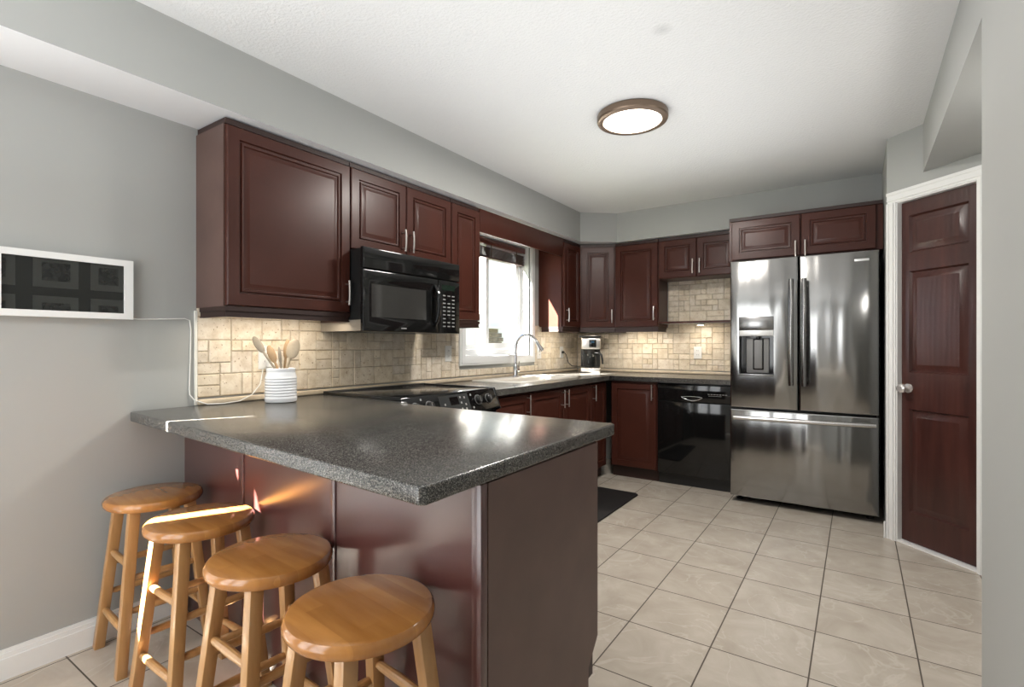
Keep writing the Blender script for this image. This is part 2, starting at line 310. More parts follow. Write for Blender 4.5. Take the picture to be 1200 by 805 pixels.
# ------------------------------------------------------------------ mesh builder
class Fr:
    """local frame: s along u, n outward, z up"""
    def __init__(s, o, u, n):
        s.o = Vector((o[0], o[1], 0)); s.u = Vector((u[0], u[1], 0)).normalized(); s.n = Vector((n[0], n[1], 0)).normalized()
    def __call__(s, a, b, z): return s.o + s.u*a + s.n*b + Vector((0, 0, z))
W = Fr((0, 0), (1, 0), (0, 1))
class B:
    def __init__(s): s.bm = bmesh.new(); s.col = None
    def poly(s, pts, mi=0):
        f = s.bm.faces.new([s.bm.verts.new(p) for p in pts]); f.material_index = mi; return f
    def hexa(s, p, bev=0, seg=2, mi=0):
        v = [s.bm.verts.new(q) for q in p]
        fs = [s.bm.faces.new([v[i] for i in ix]) for ix in ((0, 3, 2, 1), (4, 5, 6, 7), (0, 1, 5, 4), (1, 2, 6, 5), (2, 3, 7, 6), (3, 0, 4, 7))]
        for f in fs: f.material_index = mi
        if bev:
            es = set(e for f in fs for e in f.edges)
            r = bmesh.ops.bevel(s.bm, geom=list(es), offset=bev, segments=seg, affect='EDGES', profile=.5, clamp_overlap=True)
            for f in r['faces']: f.material_index = mi
        return s
    def box(s, F, s0, s1, n0, n1, z0, z1, bev=0, seg=2, mi=0):
        return s.hexa([F(s0, n0, z0), F(s1, n0, z0), F(s1, n1, z0), F(s0, n1, z0), F(s0, n0, z1), F(s1, n0, z1), F(s1, n1, z1), F(s0, n1, z1)], bev, seg, mi)
    def prism(s, pts, z0, z1, bev=0, seg=2, mi=0):
        a = [s.bm.verts.new((p[0], p[1], z0)) for p in pts]; b = [s.bm.verts.new((p[0], p[1], z1)) for p in pts]
        n = len(pts); fs = [s.bm.faces.new(a[::-1]), s.bm.faces.new(b)]
        for i in range(n): fs.append(s.bm.faces.new((a[i], a[(i+1) % n], b[(i+1) % n], b[i])))
        for f in fs: f.material_index = mi
        if bev:
            es = set(e for f in fs for e in f.edges)
            bmesh.ops.bevel(s.bm, geom=list(es), offset=bev, segments=seg, affect='EDGES', profile=.5, clamp_overlap=True)
        return s
    def vprism(s, F, pts, n0, n1, mi=0):
        """outline in (s,z), extruded along n"""
        a = [s.bm.verts.new(F(p[0], n0, p[1])) for p in pts]; b = [s.bm.verts.new(F(p[0], n1, p[1])) for p in pts]
        n = len(pts); fs = [s.bm.faces.new(a), s.bm.faces.new(b[::-1])]
        for i in range(n): fs.append(s.bm.faces.new((a[(i+1) % n], a[i], b[i], b[(i+1) % n])))
        for f in fs: f.material_index = mi
        return s
    def rings(s, F, s0, s1, z0, z1, prof, back, mi=0):
        """rectangular slab with a profiled front: prof = [(inset, n)...]"""
        rows = [[s.bm.verts.new(F(*q)) for q in ((s0, back, z0), (s1, back, z0), (s1, back, z1), (s0, back, z1))]]
        for i, n in prof:
            rows.append([s.bm.verts.new(F(*q)) for q in ((s0+i, n, z0+i), (s1-i, n, z0+i), (s1-i, n, z1-i), (s0+i, n, z1-i))])
        s.bm.faces.new(rows[0][::-1]).material_index = mi
        for a, b in zip(rows, rows[1:]):
            for k in range(4): s.bm.faces.new((a[k], a[(k+1) % 4], b[(k+1) % 4], b[k])).material_index = mi
        s.bm.faces.new(rows[-1]).material_index = mi
        return s
    def tube(s, pts, r, seg=10, mi=0, cap=True, flat=None):
        pts = [Vector(p) for p in pts]; n = len(pts)
        rs = r if isinstance(r, (list, tuple)) else [r]*n
        prev = None; rows = []
        for i, p in enumerate(pts):
            t = (pts[min(i+1, n-1)] - pts[max(i-1, 0)]).normalized()
            if prev is None:
                a = Vector((0, 0, 1)) if abs(t.z) < .9 else Vector((1, 0, 0))
                x = t.cross(a).normalized()
            else:
                x = (prev - t*prev.dot(t)).normalized()
            prev = x; y = t.cross(x)
            rows.append([s.bm.verts.new(p + (x*math.cos(2*PI*k/seg) + y*math.sin(2*PI*k/seg))*rs[i]) for k in range(seg)])
        for a, b in zip(rows, rows[1:]):
            for k in range(seg): s.bm.faces.new((a[k], a[(k+1) % seg], b[(k+1) % seg], b[k])).material_index = mi
        if cap:
            s.bm.faces.new(rows[0][::-1]).material_index = mi; s.bm.faces.new(rows[-1]).material_index = mi
        return s
    def lathe(s, c, prof, seg=40, axis=None, mi=0, caps=True):
        c = Vector(c); ax = Vector(axis).normalized() if axis is not None else Vector((0, 0, 1))
        a = Vector((1, 0, 0)) if abs(ax.x) < .9 else Vector((0, 1, 0))
        x = (a - ax*a.dot(ax)).normalized(); y = ax.cross(x)
        rows = [[s.bm.verts.new(c + ax*h + (x*math.cos(2*PI*k/seg) + y*math.sin(2*PI*k/seg))*r) for k in range(seg)] for r, h in prof]
        for p, q in zip(rows, rows[1:]):
            for k in range(seg): s.bm.faces.new((p[k], p[(k+1) % seg], q[(k+1) % seg], q[k])).material_index = mi
        if caps:
            s.bm.faces.new(rows[0][::-1]).material_index = mi; s.bm.faces.new(rows[-1]).material_index = mi
        return s
    def ellipsoid(s, c, ax, rad, mi=0):
        r = bmesh.ops.create_uvsphere(s.bm, u_segments=18, v_segments=10, radius=1)
        X, Y, Z = [Vector(a).normalized() for a in ax]
        for v in r['verts']:
            q = v.co.copy(); v.co = Vector(c) + X*q.x*rad[0] + Y*q.y*rad[1] + Z*q.z*rad[2]
        return s
def obj(name, b, mat, root=None, kind=None, label=None, recalc=True):
    bm = b.bm
    off = Vector(root_loc(root)) if root else Vector((0, 0, 0))
    if root: bmesh.ops.translate(bm, verts=bm.verts, vec=-off)
    if recalc: bmesh.ops.recalc_face_normals(bm, faces=bm.faces)
    for f in bm.faces: f.smooth = True
    for e in bm.edges:
        if len(e.link_faces) == 2 and e.calc_face_angle(0) > .5: e.smooth = False
    me = bpy.data.meshes.new(name); bm.to_mesh(me); bm.free()
    for m in (mat if isinstance(mat, (list, tuple)) else [mat]): me.materials.append(m)
    o = bpy.data.objects.new(name, me); COL.objects.link(o)
    if root: o.parent = root
    if kind: o['kind'] = kind
    if label: o['label'] = label
    return o
def root_loc(r):
    p = Vector((0, 0, 0))
    while r: p = p + r.location; r = r.parent
    return p
def tag(o, label, cat, group=None):
    o['label'] = label; o['category'] = cat
    if group: o['group'] = group
    return o
def thing(name, label, cat, loc, group=None):
    o = bpy.data.objects.new(name, None); COL.objects.link(o); o.location = loc; o.empty_display_size = .1
    return tag(o, label, cat, group)
def struct(name, b, mat): return obj(name, b, mat, kind='structure')

# ------------------------------------------------------------------ room shell
XL, YB, ZC, ZS = -2.5, 4.95, 2.44, 2.165        # left wall, back wall, ceiling, soffit underside
YR = -0.95                                     # rear wall behind the camera
XR = 0.31                                      # near right wall
struct('floor', B().box(W, -2.65, 1.2, YR-.15, 5.1, -.10, 0), M_floor)
struct('ceiling', B().box(W, -2.65, 1.2, YR-.15, 5.1, ZC, ZC+.1), M_ceiling)
# left wall with the window opening
WY0, WY1, WZ0, WZ1 = 3.035, 3.965, 1.085, 2.075
b = B()
b.box(W, XL-.15, XL, YR-.15, -.80, 0, ZC); b.box(W, XL-.15, XL, .30, WY0, 0, ZC); b.box(W, XL-.15, XL, -.80, .30, 2.10, ZC); b.box(W, XL-.15, XL, WY1, 5.1, 0, ZC)
b.box(W, XL-.15, XL, WY0, WY1, 0, WZ0); b.box(W, XL-.15, XL, WY0, WY1, WZ1, ZC)
struct('wall_left', b, M_wall)
struct('wall_back', B().box(W, XL, .30, YB, YB+.15, 0, ZC), M_wall)
# right: alcove wall, diagonal wall with the pantry door, hall, near wall with header
DA = Vector((.149, 3.888)); DD = Vector((.727, -.686)).normalized()
DF = Fr(DA, DD, (-.686, -.727))
b = B(); b.box(W, .149, .25, 3.888, YB, 0, ZC)
struct('wall_alcove', b, M_wall)
DS0, DS1, DZ1 = .062, .505, 2.035
b = B()
b.box(DF, 0, DS0, -.10, 0, 0, ZC); b.box(DF, DS1, 1.0, -.10, 0, 0, ZC); b.box(DF, DS0, DS1, -.10, 0, DZ1, ZC)
struct('wall_diagonal', b, M_wall)
b = B()
b.box(W, XR, XR+.115, YR-.15, 2.07, 0, ZC)
b.box(W, XR, XR+.115, 2.07, 3.80, ZS, ZC)
struct('wall_right', b, M_wall)
b = B(); b.box(W, XR+.115, 1.2, 2.07, 3.75, ZS, ZS+.1)
struct('ceiling_hall', b, M_wall)
b = B(); b.box(W, .95, 1.05, 1.8, 3.3, 0, ZS); b.box(W, XR+.115, 1.05, 1.8, 1.9, 0, ZS)
struct('wall_hall', b, M_wall)
# rear wall: glazed patio door with hanging vanes behind the camera
b = B()
b.box(W, -2.65, -2.47, YR-.12, YR, 0, ZC); b.box(W, -.08, .5, YR-.12, YR, 0, ZC); b.box(W, -2.47, -.08, YR-.12, YR, 2.17, ZC)
struct('wall_rear', b, M_wall)
b = B()
x = -2.47
n = 26
for k in range(n): b.box(W, -2.47+k*2.39/n, -2.47+(k+1)*2.39/n, YR-.07+.004*(k % 2), YR-.066+.004*(k % 2), .01, 2.17)
struct('window_2', b, M_vinyl)
# invented patio door left of the view; gaps in its vanes shape the sun stripes
b = B()
LF0 = Fr((XL, 0), (0, 1), (1, 0))
for y0, y1, z0, z1 in ((-.80, -.488, .02, 2.10), (-.488, -.352, 1.77, 2.10), (-.488, -.352, .02, 1.10), (-.352, -.075, .02, 2.10), (-.075, -.033, 1.83, 2.10), (-.075, -.033, .02, 1.56), (-.033, .30, .02, 2.10)):
    n = max(1, round((y1-y0)/.09))
    for k in range(n): b.box(LF0, y0+k*(y1-y0)/n, y0+(k+1)*(y1-y0)/n, -.012+.003*(k % 2), -.009+.003*(k % 2), z0, z1)
f3 = struct('window_3', b, M_vane)
b = B()
for y0, y1, z0, z1 in ((-.86, -.80, .0, 2.16), (.30, .36, .0, 2.16), (-.80, .30, 2.10, 2.16)): b.box(LF0, y0, y1, .0005, .016, z0, z1)
obj('window_casing', b, M_vinyl, f3)
# soffit over the wall cabinets
SX, SY = -2.19, 4.632
pts = [(XL, YR), (SX, YR), (SX, 4.406), (-1.912, SY), (.149, SY), (.149, YB), (XL, YB)]
b = B().prism(pts, ZS, ZC)
for f in b.bm.faces:
    f.normal_update()
    if f.normal.z < -.5 or (f.calc_center_median().z < ZS+.001): f.material_index = 1
struct('ceiling_soffit', b, [M_wall, M_soffit_under])
# baseboard on the left wall (up to the peninsula)
b = B(); LF = Fr((XL, 0), (0, 1), (1, 0))
b.box(LF, .362, 1.05, 0, .014, 0, .075); b.box(LF, .362, 1.05, 0, .010, .075, .092); b.box(LF, .362, 1.05, 0, .006, .092, .105)
struct('baseboard_left', b, M_white)
BF = Fr((0, YB), (1, 0), (0, -1))
# door casing, jamb, door, threshold
b = B()
def casing(F, s0, s1, z0, z1, horizontal, flip=False):
    w_ = (z1-z0) if horizontal else (s1-s0)
    for f0, f1, t in ((0, .28, .018), (.28, .62, .013), (.62, .80, .016), (.80, 1, .009)):
        if flip: f0, f1 = 1-f1, 1-f0
        if horizontal: b.box(F, s0, s1, 0, t, z0+w_*(1-f1), z0+w_*(1-f0))
        else: b.box(F, s0+w_*f0, s0+w_*f1, 0, t, z0, z1)
casing(DF, .010, DS0, 0, 2.035, False); casing(DF, DS1, DS1+.057, 0, 2.035, False, True); casing(DF, .010, DS1+.057, 2.035, 2.10, True)
b.box(DF, DS0, DS0+.006, -.10, .002, 0, DZ1); b.box(DF, DS1-.006, DS1, -.10, .002, 0, DZ1); b.box(DF, DS0, DS1, -.10, .002, DZ1-.006, DZ1)
b.box(DF, DS0, DS1, -.09, .0, 0, .012)
b.box(DF, -.004, .006, 0, .02, 0, .10)
struct('trim_1', b, M_white)
dr = B()
d0, d1, dz0, dz1, dn = DS0+.008, DS1-.008, .016, DZ1-.008, -.030
P = [(.190, .800), (1.015, 1.615), (1.725, 1.945)]
pl, pr = DS0+.052, DS1-.066
# slab split into stiles and rails round three raised panels
dr.box(DF, d0, pl, dn-.035, dn, dz0, dz1); dr.box(DF, pr, d1, dn-.035, dn, dz0, dz1)
zz = [dz0] + [q for p in P for q in p] + [dz1]
for i in range(0, len(zz), 2): dr.box(DF, pl, pr, dn-.035, dn, zz[i], zz[i+1])
for z0, z1 in P:
    dr.rings(DF, pl, pr, z0, z1, [(0, dn), (.010, dn-.014), (.014, dn-.014), (.046, dn-.001), (.047, dn-.001)], dn-.035)
door = struct('door_1', dr, M_door)
k = DF(pl-.004, dn, .922)
nrm = Vector((-.686, -.727, 0))
kb = B().lathe(k, [(.027, 0), (.027, .004), (.012, .008), (.010, .030), (.020, .036), (.027, .048), (.025, .060), (.014, .066)], 24, nrm)
obj('door_knob', kb, M_crystal, door, label='small glass knob')
hb = B().box(DF, d1-.006, d1+.004, dn-.002, dn+.012, 1.72, 1.81)
obj('hinge', hb, M_nickel, door)

# ------------------------------------------------------------------ travertine backsplash (tiles of mixed sizes in one mesh per wall)
def backsplash(name, F, s0, s1, z0, z1, holes, seed):
    rnd = random.Random(seed)
    U = .0515
    b = B(); cl = b.bm.loops.layers.float_color.new('tint')
    cols = max(1, round((s1-s0)/U)); rows = max(1, round((z1-z0)/U)); du = (s1-s0)/cols; dz = (z1-z0)/rows
    def blocked(i, j):
        cs, cz = s0+(i+.5)*du, z0+(j+.5)*dz
        return any(h[0] < cs < h[1] and h[2] < cz < h[3] for h in holes)
    used = [[blocked(i, j) for j in range(rows)] for i in range(cols)]
    free = [[not used[i][j] for j in range(rows)] for i in range(cols)]
    def paint(faces, c):
        for f in faces:
            for l in f.loops: l[cl] = (*c, 1)
    # grout bed
    for i in range(cols):
        for j in range(rows):
            if free[i][j]:
                f = b.poly([F(s0+i*du, .004, z0+j*dz), F(s0+(i+1)*du, .004, z0+j*dz), F(s0+(i+1)*du, .004, z0+(j+1)*dz), F(s0+i*du, .004, z0+(j+1)*dz)])
                paint([f], (.50, .43, .34))
    kinds = [(2, 2), (2, 1), (2, 1), (1, 2), (3, 1), (1, 1), (1, 1), (2, 2), (3, 2)]
    for j in range(rows):
        for i in range(cols):
            if used[i][j]: continue
            rnd.shuffle(kinds)
            for (w, h) in kinds + [(1, 1)]:
                if i+w <= cols and j+h <= rows and all(not used[a][c] for a in range(i, i+w) for c in range(j, j+h)): break
            for a in range(i, i+w):
                for c in range(j, j+h): used[a][c] = True
            g = .0016
            a0, a1, c0, c1 = s0+i*du+g, s0+(i+w)*du-g, z0+j*dz+g, z0+(j+h)*dz-g
            top = .0095 + rnd.uniform(-.0012, .0012); q = .003
            jit = lambda: rnd.uniform(-.0012, .0012)
            base = [b.bm.verts.new(F(*p)) for p in ((a0, .004, c0), (a1, .004, c0), (a1, .004, c1), (a0, .004, c1))]
            tp = [b.bm.verts.new(F(*p)) for p in ((a0+q+jit(), top, c0+q+jit()), (a1-q+jit(), top, c0+q+jit()), (a1-q+jit(), top, c1-q+jit()), (a0+q+jit(), top, c1-q+jit()))]
            fs = [b.bm.faces.new(tp)] + [b.bm.faces.new((base[k], base[(k+1) % 4], tp[(k+1) % 4], tp[k])) for k in range(4)]
            v = rnd.uniform(.92, 1.08); wv = rnd.uniform(-.03, .03)
            paint(fs, (.77*v, (.685+wv*.3)*v, (.56+wv)*v))
    return struct(name, b, M_tile)
backsplash('wall_backsplash_left', LF, 1.128, YB-.004, .938, 1.36, [(2.96, 4.06, 1.00, 2)], 3)
backsplash('wall_backsplash_back', BF, XL+.012, -.70, .938, 1.80, [(XL, -1.535, 1.36, 3), (-.8, -.6, 1.36, 3)], 5)
b = B(); b.box(LF, 1.120, 1.130, 0, .011, .905, 1.335)
struct('trim_2', b, M_caulk)
b = B()
b.box(LF, 1.13, YB-.03, 0, .026, .9045, .930, .006, 3)
b.box(BF, XL+.0262, -.806, 0, .026, .9045, .930, .006, 3)
struct('trim_3', b, M_ledge)

# ------------------------------------------------------------------ window
win = B()
def frame_rect(b, F, s0, s1, z0, z1, w, n0, n1, wb=None, wt=None):
    wb = w if wb is None else wb; wt = w if wt is None else wt
    b.box(F, s0, s0+w, n0, n1, z0, z1); b.box(F, s1-w, s1, n0, n1, z0, z1)
    b.box(F, s0+w, s1-w, n0, n1, z0, z0+wb); b.box(F, s0+w, s1-w, n0, n1, z1-wt, z1)
frame_rect(win, LF, 2.970, 4.045, 1.022, 2.135, .066, .0105, .026)
frame_rect(win, LF, 2.985, 4.030, 1.036, 2.122, .040, .026, .032)
frame_rect(win, LF, WY0-.002, WY1+.002, WZ0-.002, WZ1+.002, .012, -.15, .0105)
window = struct('window_1', win, M_vinyl)
s1 = B(); frame_rect(s1, LF, WY0+.012, WY1-.012, WZ0+.012, WZ1-.012, .030, -.135, -.075, wb=.045)
obj('window_frame', s1, M_vinyl, window)
s2 = B(); frame_rect(s2, LF, 3.43, WY1-.045, WZ0+.06, WZ1-.045, .042, -.100, -.080, wb=.05)
sash = obj('sliding_sash', s2, M_vinyl, window)
s3 = B(); frame_rect(s3, LF, WY0+.045, 3.475, WZ0+.06, WZ1-.045, .035, -.128, -.108)
sash2 = obj('fixed_sash', s3, M_vinyl, window)
obj('pane', B().box(LF, 3.465, WY1-.08, -.093, -.089, WZ0+.105, WZ1-.08), M_glass, sash)
obj('pane', B().box(LF, WY0+.075, 3.445, -.120, -.116, WZ0+.09, WZ1-.075), M_glass, sash2)
obj('latch', B().box(LF, WY1-.090, WY1-.078, -.080, -.068, 1.44, 1.54, .003), M_vinyl, window)
# raised wooden blind
bl = thing('window_blind', 'raised dark wooden blind bunched at the top of the kitchen window', 'blind', (-2.52, 3.5, 1.9))
v = B().box(LF, WY0+.014, WY1-.014, -.032, -.020, 2.008, 2.056, .003); obj('valance', v, M_blindwood, bl)
v = B().box(LF, WY0+.016, WY1-.016, -.066, -.034, 2.015, 2.050); obj('headrail', v, M_blindwood, bl)
for k in range(9):
    zz = 1.912 + k*.0088
    obj('slat', B().box(LF, WY0+.02, WY1-.03+.002*(k % 3), -.064, -.022, zz, zz+.003), M_slat, bl)
obj('bottom_rail', B().box(LF, WY0+.02, WY1-.03, -.066, -.020, 1.894, 1.909, .003), M_slat, bl)
for yy in (3.2, 3.42, 3.8):
    obj('cord', B().box(LF, yy, yy+.012, -.0215, -.0195, 1.90, 2.01), M_slat, bl)

# outside
tag(obj('lawn', B().box(W, -40, -2.8, -6, 40, -.4, -.3), M_ground), 'lawn outside below the kitchen window', 'lawn')['kind'] = 'stuff'
hs = thing('neighbour_house', 'pale neighbouring house with a tan brick corner seen through the kitchen window', 'house', (-7.5, 12, -.3))
obj('wall', B().box(W, -12, -7.2, 9.45, 22, -.3, 6.5), M_siding, hs)
obj('wall', B().box(W, -12, -7.4, 4.5, 9.45, -.3, 2.1), M_siding, hs)
brk = B()
for r_ in range(18):
    for c_ in range(3):
        if r_ == 17 and c_ > 1: continue
        y0 = 9.50 + c_*.22 + (.06 if r_ % 2 else 0)
        brk.box(W, -7.22, -7.15, y0, y0+.212, -.3+r_*.104, -.3+r_*.104+.095)
obj('brick_corner', brk, M_brick, hs)
obj('ledge', B().box(W, -7.25, -7.05, 9.46, 10.05, 1.56, 1.61), M_siding, hs)

# ------------------------------------------------------------------ cabinets
DOORP = [(0, -.004), (.004, 0), (.052, 0), (.0550, -.009), (.0605, -.009), (.0640, -.0005), (.0715, -.0015), (.0750, -.0090), (.0810, -.0090), (.0980, -.0008), (.0985, -.0008)]
DOORB = [(0, -.004), (.004, 0), (.052, 0), (.0545, -.011), (.0600, -.011), (.0880, -.0005), (.0885, -.0005)]
def handle(F, s, zc, parent, L=.128, horizontal=False, style='bow'):
    b = B()
    if style == 'bar':
        b.tube([F(s, .030, zc-L/2), F(s, .030, zc+L/2)], .0052, 10)
        for q in (-.048, .048): b.tube([F(s, -.001, zc+q), F(s, .030, zc+q)], .004, 8)
    else:
        pts = []
        for k in range(9):
            t = -1 + k/4
            pts.append(F(s, .029-.004*t*t, zc+t*L/2))
        b.tube(pts, .0055, 10)
        for q in (-.046, .046): b.tube([F(s, -.001, zc+q), F(s, .027, zc+q)], .0042, 8)
    return obj('handle', b, M_nickel, parent, label='brushed nickel pull handle')
def wall_cabinet(label, F, s0, s1, z0, z1, depth, doors, rail=True, top=True, name='wall_cabinet', side=None):
    """F: n=0 at the door face; carcass behind it"""
    c = F((s0+s1)/2, -depth/2, z0)
    r = thing(name, label, 'cabinet', c, None)
    b = B(); b.box(F, s0, s1, -depth, -.0235, z0, z1)
    obj('carcass', b, side or M_cherry, r)
    if top:
        b = B(); b.box(F, s0+.002, s1-.002, -depth+.01, -.012, z1, z1+.024); obj('shadow_gap_rail', b, M_cherry_dark, r)  # dark recessed rail; its tone stands for the shadow gap under the soffit
    if rail:
        b = B()
        for (i0, f_, za, zb) in ((0, -.006, z0-.020, z0), (.004, -.013, z0-.0395, z0-.020), (.001, -.009, z0-.046, z0-.0395)):
            b.box(F, s0+i0, s1-i0, -.026, f_, za, zb); b.box(F, s0+i0, s0+.018, -depth+.03, -.026, za, zb); b.box(F, s1-.018, s1-i0, -depth+.03, -.026, za, zb)
        # hollow underside is left by a recessed centre
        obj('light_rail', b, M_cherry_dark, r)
    for (a0, a1, hs, hz) in doors:
        d = B().rings(F, a0+.0015, a1-.0015, z0+.004, z1-.006, DOORP, -.0215)
        do = obj('door', d, M_cherry, r)
        if hs is not None: handle(F, hs, hz, do)
    return r
FL = Fr((-2.233, 0), (0, 1), (1, 0))       # wall cabinet door plane, left run
FB = Fr((0, 4.655), (1, 0), (0, -1))       # wall cabinet door plane, back run
DEP = .264
ZB, ZT = 1.347, 2.132
A = wall_cabinet('large single-door cherry wall cabinet at the near end, above the utensil crock', FL, 1.128, 1.776, ZB, ZT, DEP, [(1.132, 1.774, 1.748, 1.452)], side=M_cherry_end)
wall_cabinet('short two-door cherry wall cabinet directly above the black microwave', FL, 1.777, 2.592, 1.692, ZT, DEP, [(1.779, 2.182, 2.152, 1.795), (2.185, 2.590, 2.216, 1.795)], rail=False)
wall_cabinet('narrow cherry wall cabinet between the microwave and the window', FL, 2.593, 2.905, ZB, ZT, DEP, [(2.596, 2.902, None, 0)])
wall_cabinet('narrow cherry wall cabinet on the window wall, right of the window', FL, 4.150, 4.508, ZB, ZT, DEP, [(4.172, 4.504, 4.210, 1.455)])
# valance board over the window
vb = B().box(FL, 2.906, 4.149, -.022, -.004, 1.988, 2.155, .002)
tag(obj('valance_board', vb, M_cherry), 'plain cherry valance board bridging the two cabinets over the window', 'board')
# corner cabinet
CA, CB = Vector((-2.233, 4.510)), Vector((-1.946, 4.655))
cu = (CB-CA).normalized(); FC = Fr(CA, cu, (cu.y, -cu.x)); cl_ = (CB-CA).length
r = thing('wall_cabinet', 'angled single-door cherry wall cabinet filling the corner above the coffee maker', 'cabinet', (-2.2, 4.7, ZB))
q0, q1 = FC(.006, -.024, 0), FC(cl_-.006, -.024, 0)
pts = [(-2.497, 4.512), (q0.x, 4.515), (q0.x, q0.y), (q1.x, q1.y), (-1.951, q1.y), (-1.951, 4.946), (-2.497, 4.946)]
pts = [(-2.497, 4.512), (q0.x, 4.512), (q1.x, q1.y), (-1.9475, q1.y+.004), (-1.9475, 4.937), (-2.497, 4.937)]
obj('carcass', B().prism(pts, ZB, ZT), M_cherry, r)
obj('shadow_gap_rail', B().prism(pts, ZT, ZT+.024), M_cherry_dark, r)
pts2 = [(-2.486, 4.512), (q0.x+.010, 4.514), (q1.x+.006, q1.y-.012), (-1.9485, q1.y-.010), (-1.9485, 4.935), (-2.486, 4.935)]
obj('light_rail', B().prism(pts2, ZB-.044, ZB), M_cherry_dark, r)
d = obj('door', B().rings(FC, .004, cl_-.004, ZB+.004, ZT-.006, DOORP, -.0215), M_cherry, r); handle(FC, cl_-.028, 1.455, d)
DB = .282
wall_cabinet('wide single-door cherry wall cabinet on the back wall beside the tiled niche', FB, -1.946, -1.521, ZB, ZT, DB, [(-1.942, -1.525, -1.556, 1.470)])
wall_cabinet('short two-door cherry wall cabinet above the tiled niche', FB, -1.520, -.838, 1.783, ZT, DB, [(-1.516, -1.180, -1.208, 1.876), (-1.176, -.840, -1.148, 1.876)], rail=False)
FH = Fr((0, 4.25), (1, 0), (0, -1))
wall_cabinet('deep two-door cherry cabinet above the refrigerator', FH, -.832, .143, 1.830, 2.136, .688, [(-.812, -.346, -.374, 1.872), (-.340, .105, -.312, 1.872)], rail=False)
# niche shelf and its lamp
sh = thing('niche_shelf', 'thin shelf closing the bottom of the tiled niche beside the refrigerator', 'shelf', (-1.2, 4.8, 1.37))
obj('shelf_board', B().box(FB, -1.519, -.838, -DB, -.022, 1.3755, 1.391), M_soffit_under, sh)
obj('front_edge', B().box(FB, -1.519, -.838, -.022, -.010, 1.3735, 1.3925), M_cherry, sh, label='dark cherry front edge')
pk = thing('puck_light', 'small round lit lamp under the niche shelf', 'lamp', (-1.17, 4.76, 1.3755))
obj('housing', B().lathe((-1.17, 4.76, 1.357), [(.034, 0), (.036, .004), (.036, .0185)], 28), M_white, pk)
obj('lens', B().lathe((-1.17, 4.76, 1.354), [(.026, 0), (.028, .0035)], 28), M_puck, pk)
light('niche_lamp_light', 'AREA', (-1.17, 4.76, 1.350), .9, WARM, (0, .15, -1), shape='DISK', size=.05)
for loc, e, sx_, sy_ in (((-2.295, 1.45, 1.335), 2.3, .05, .56), ((-2.295, 4.33, 1.335), 1.3, .05, .26), ((-2.20, 4.70, 1.298), .7, .10, .10), ((-1.735, 4.725, 1.335), 2.0, .36, .05)):
    light('under_cabinet_lamp', 'AREA', loc, e, WARM, None, shape='RECTANGLE', size=sx_, size_y=sy_)
# niche back lighting from the room only; side panel of the wall cabinet forms its left side

def base_cabinet(label, F, s0, s1, depth, doors, z0=.10, z1=.8615, toe=.06, hollow=False):
    r = thing('base_cabinet', label, 'cabinet', F((s0+s1)/2, -depth/2, 0))
    if hollow:
        b = B(); b.box(F, s0, s0+.016, -depth, -.0235, z0, z1); b.box(F, s1-.016, s1, -depth, -.0235, z0, z1); b.box(F, s0+.016, s1-.016, -depth, -.0235, z0, z0+.016); b.box(F, s0+.016, s1-.016, -depth, -depth+.01, z0+.016, z1)
        b.box(F, s0+.016, s1-.016, -.040, -.0235, .79, z1); b.box(F, (s0+s1)/2-.02, (s0+s1)/2+.02, -.040, -.0235, z0+.016, .79)
    else: b = B().box(F, s0, s1, -depth, -.0235, z0, z1)
    obj('carcass', b, M_cherry, r)
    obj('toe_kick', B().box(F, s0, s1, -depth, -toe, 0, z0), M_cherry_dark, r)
    for (a0, a1, hs) in doors:
        do = obj('door', B().rings(F, a0+.0015, a1-.0015, z0+.006, z1-.018, DOORB, -.0215), M_cherry, r)
        handle(F, hs, .770, do, .135, style='bar')
    return r
FLB = Fr((-1.868, 0), (0, 1), (1, 0)); FBB = Fr((0, 4.315), (1, 0), (0, -1))
base_cabinet('single-door cherry base cabinet between the stove and the sink cabinet', FLB, 2.554, 2.985, .622, [(2.558, 2.982, 2.950)])
base_cabinet('two-door cherry base cabinet under the sink', FLB, 2.986, 3.962, .622, [(2.990, 3.473, 3.440), (3.476, 3.958, 3.508)], hollow=True)
base_cabinet('narrow cherry base cabinet in the inside corner, right of the sink doors', FLB, 3.963, 4.300, .622, [(3.967, 4.280, 4.000)])
base_cabinet('single-door cherry base cabinet beside the dishwasher', FBB, -1.845, -1.424, .622, [(-1.835, -1.428, -1.458)])

# ------------------------------------------------------------------ worktops
b = B()
ZT0, ZT1 = .8635, .9035
b.box(W, XL, -1.838, 2.553, 3.085, ZT0, ZT1); b.box(W, XL, -2.395, 3.085, 3.925, ZT0, ZT1); b.box(W, -2.01, -1.838, 3.085, 3.925, ZT0, ZT1)
b.box(W, XL, -1.838, 3.925, 4.285, ZT0, ZT1); b.box(W, XL, -.806, 4.285, YB, ZT0, ZT1)
bmesh.ops.remove_doubles(b.bm, verts=b.bm.verts, dist=.0005)
tag(obj('countertop', b, M_granite), 'L-shaped grey speckled worktop round the corner with the sink in it', 'countertop')
PEN = [(-2.4995, .880), (-2.485, .868), (-.712, .7265), (-.700, .738), (-.7065, 1.690), (-.716, 1.698), (-1.80, 1.706), (-1.80, 1.768), (-2.4995, 1.768)]
b = B().prism(PEN, ZT0, ZT1, .007, 3)
tag(obj('countertop', b, M_granite), 'grey speckled peninsula worktop over the bar stools', 'countertop')

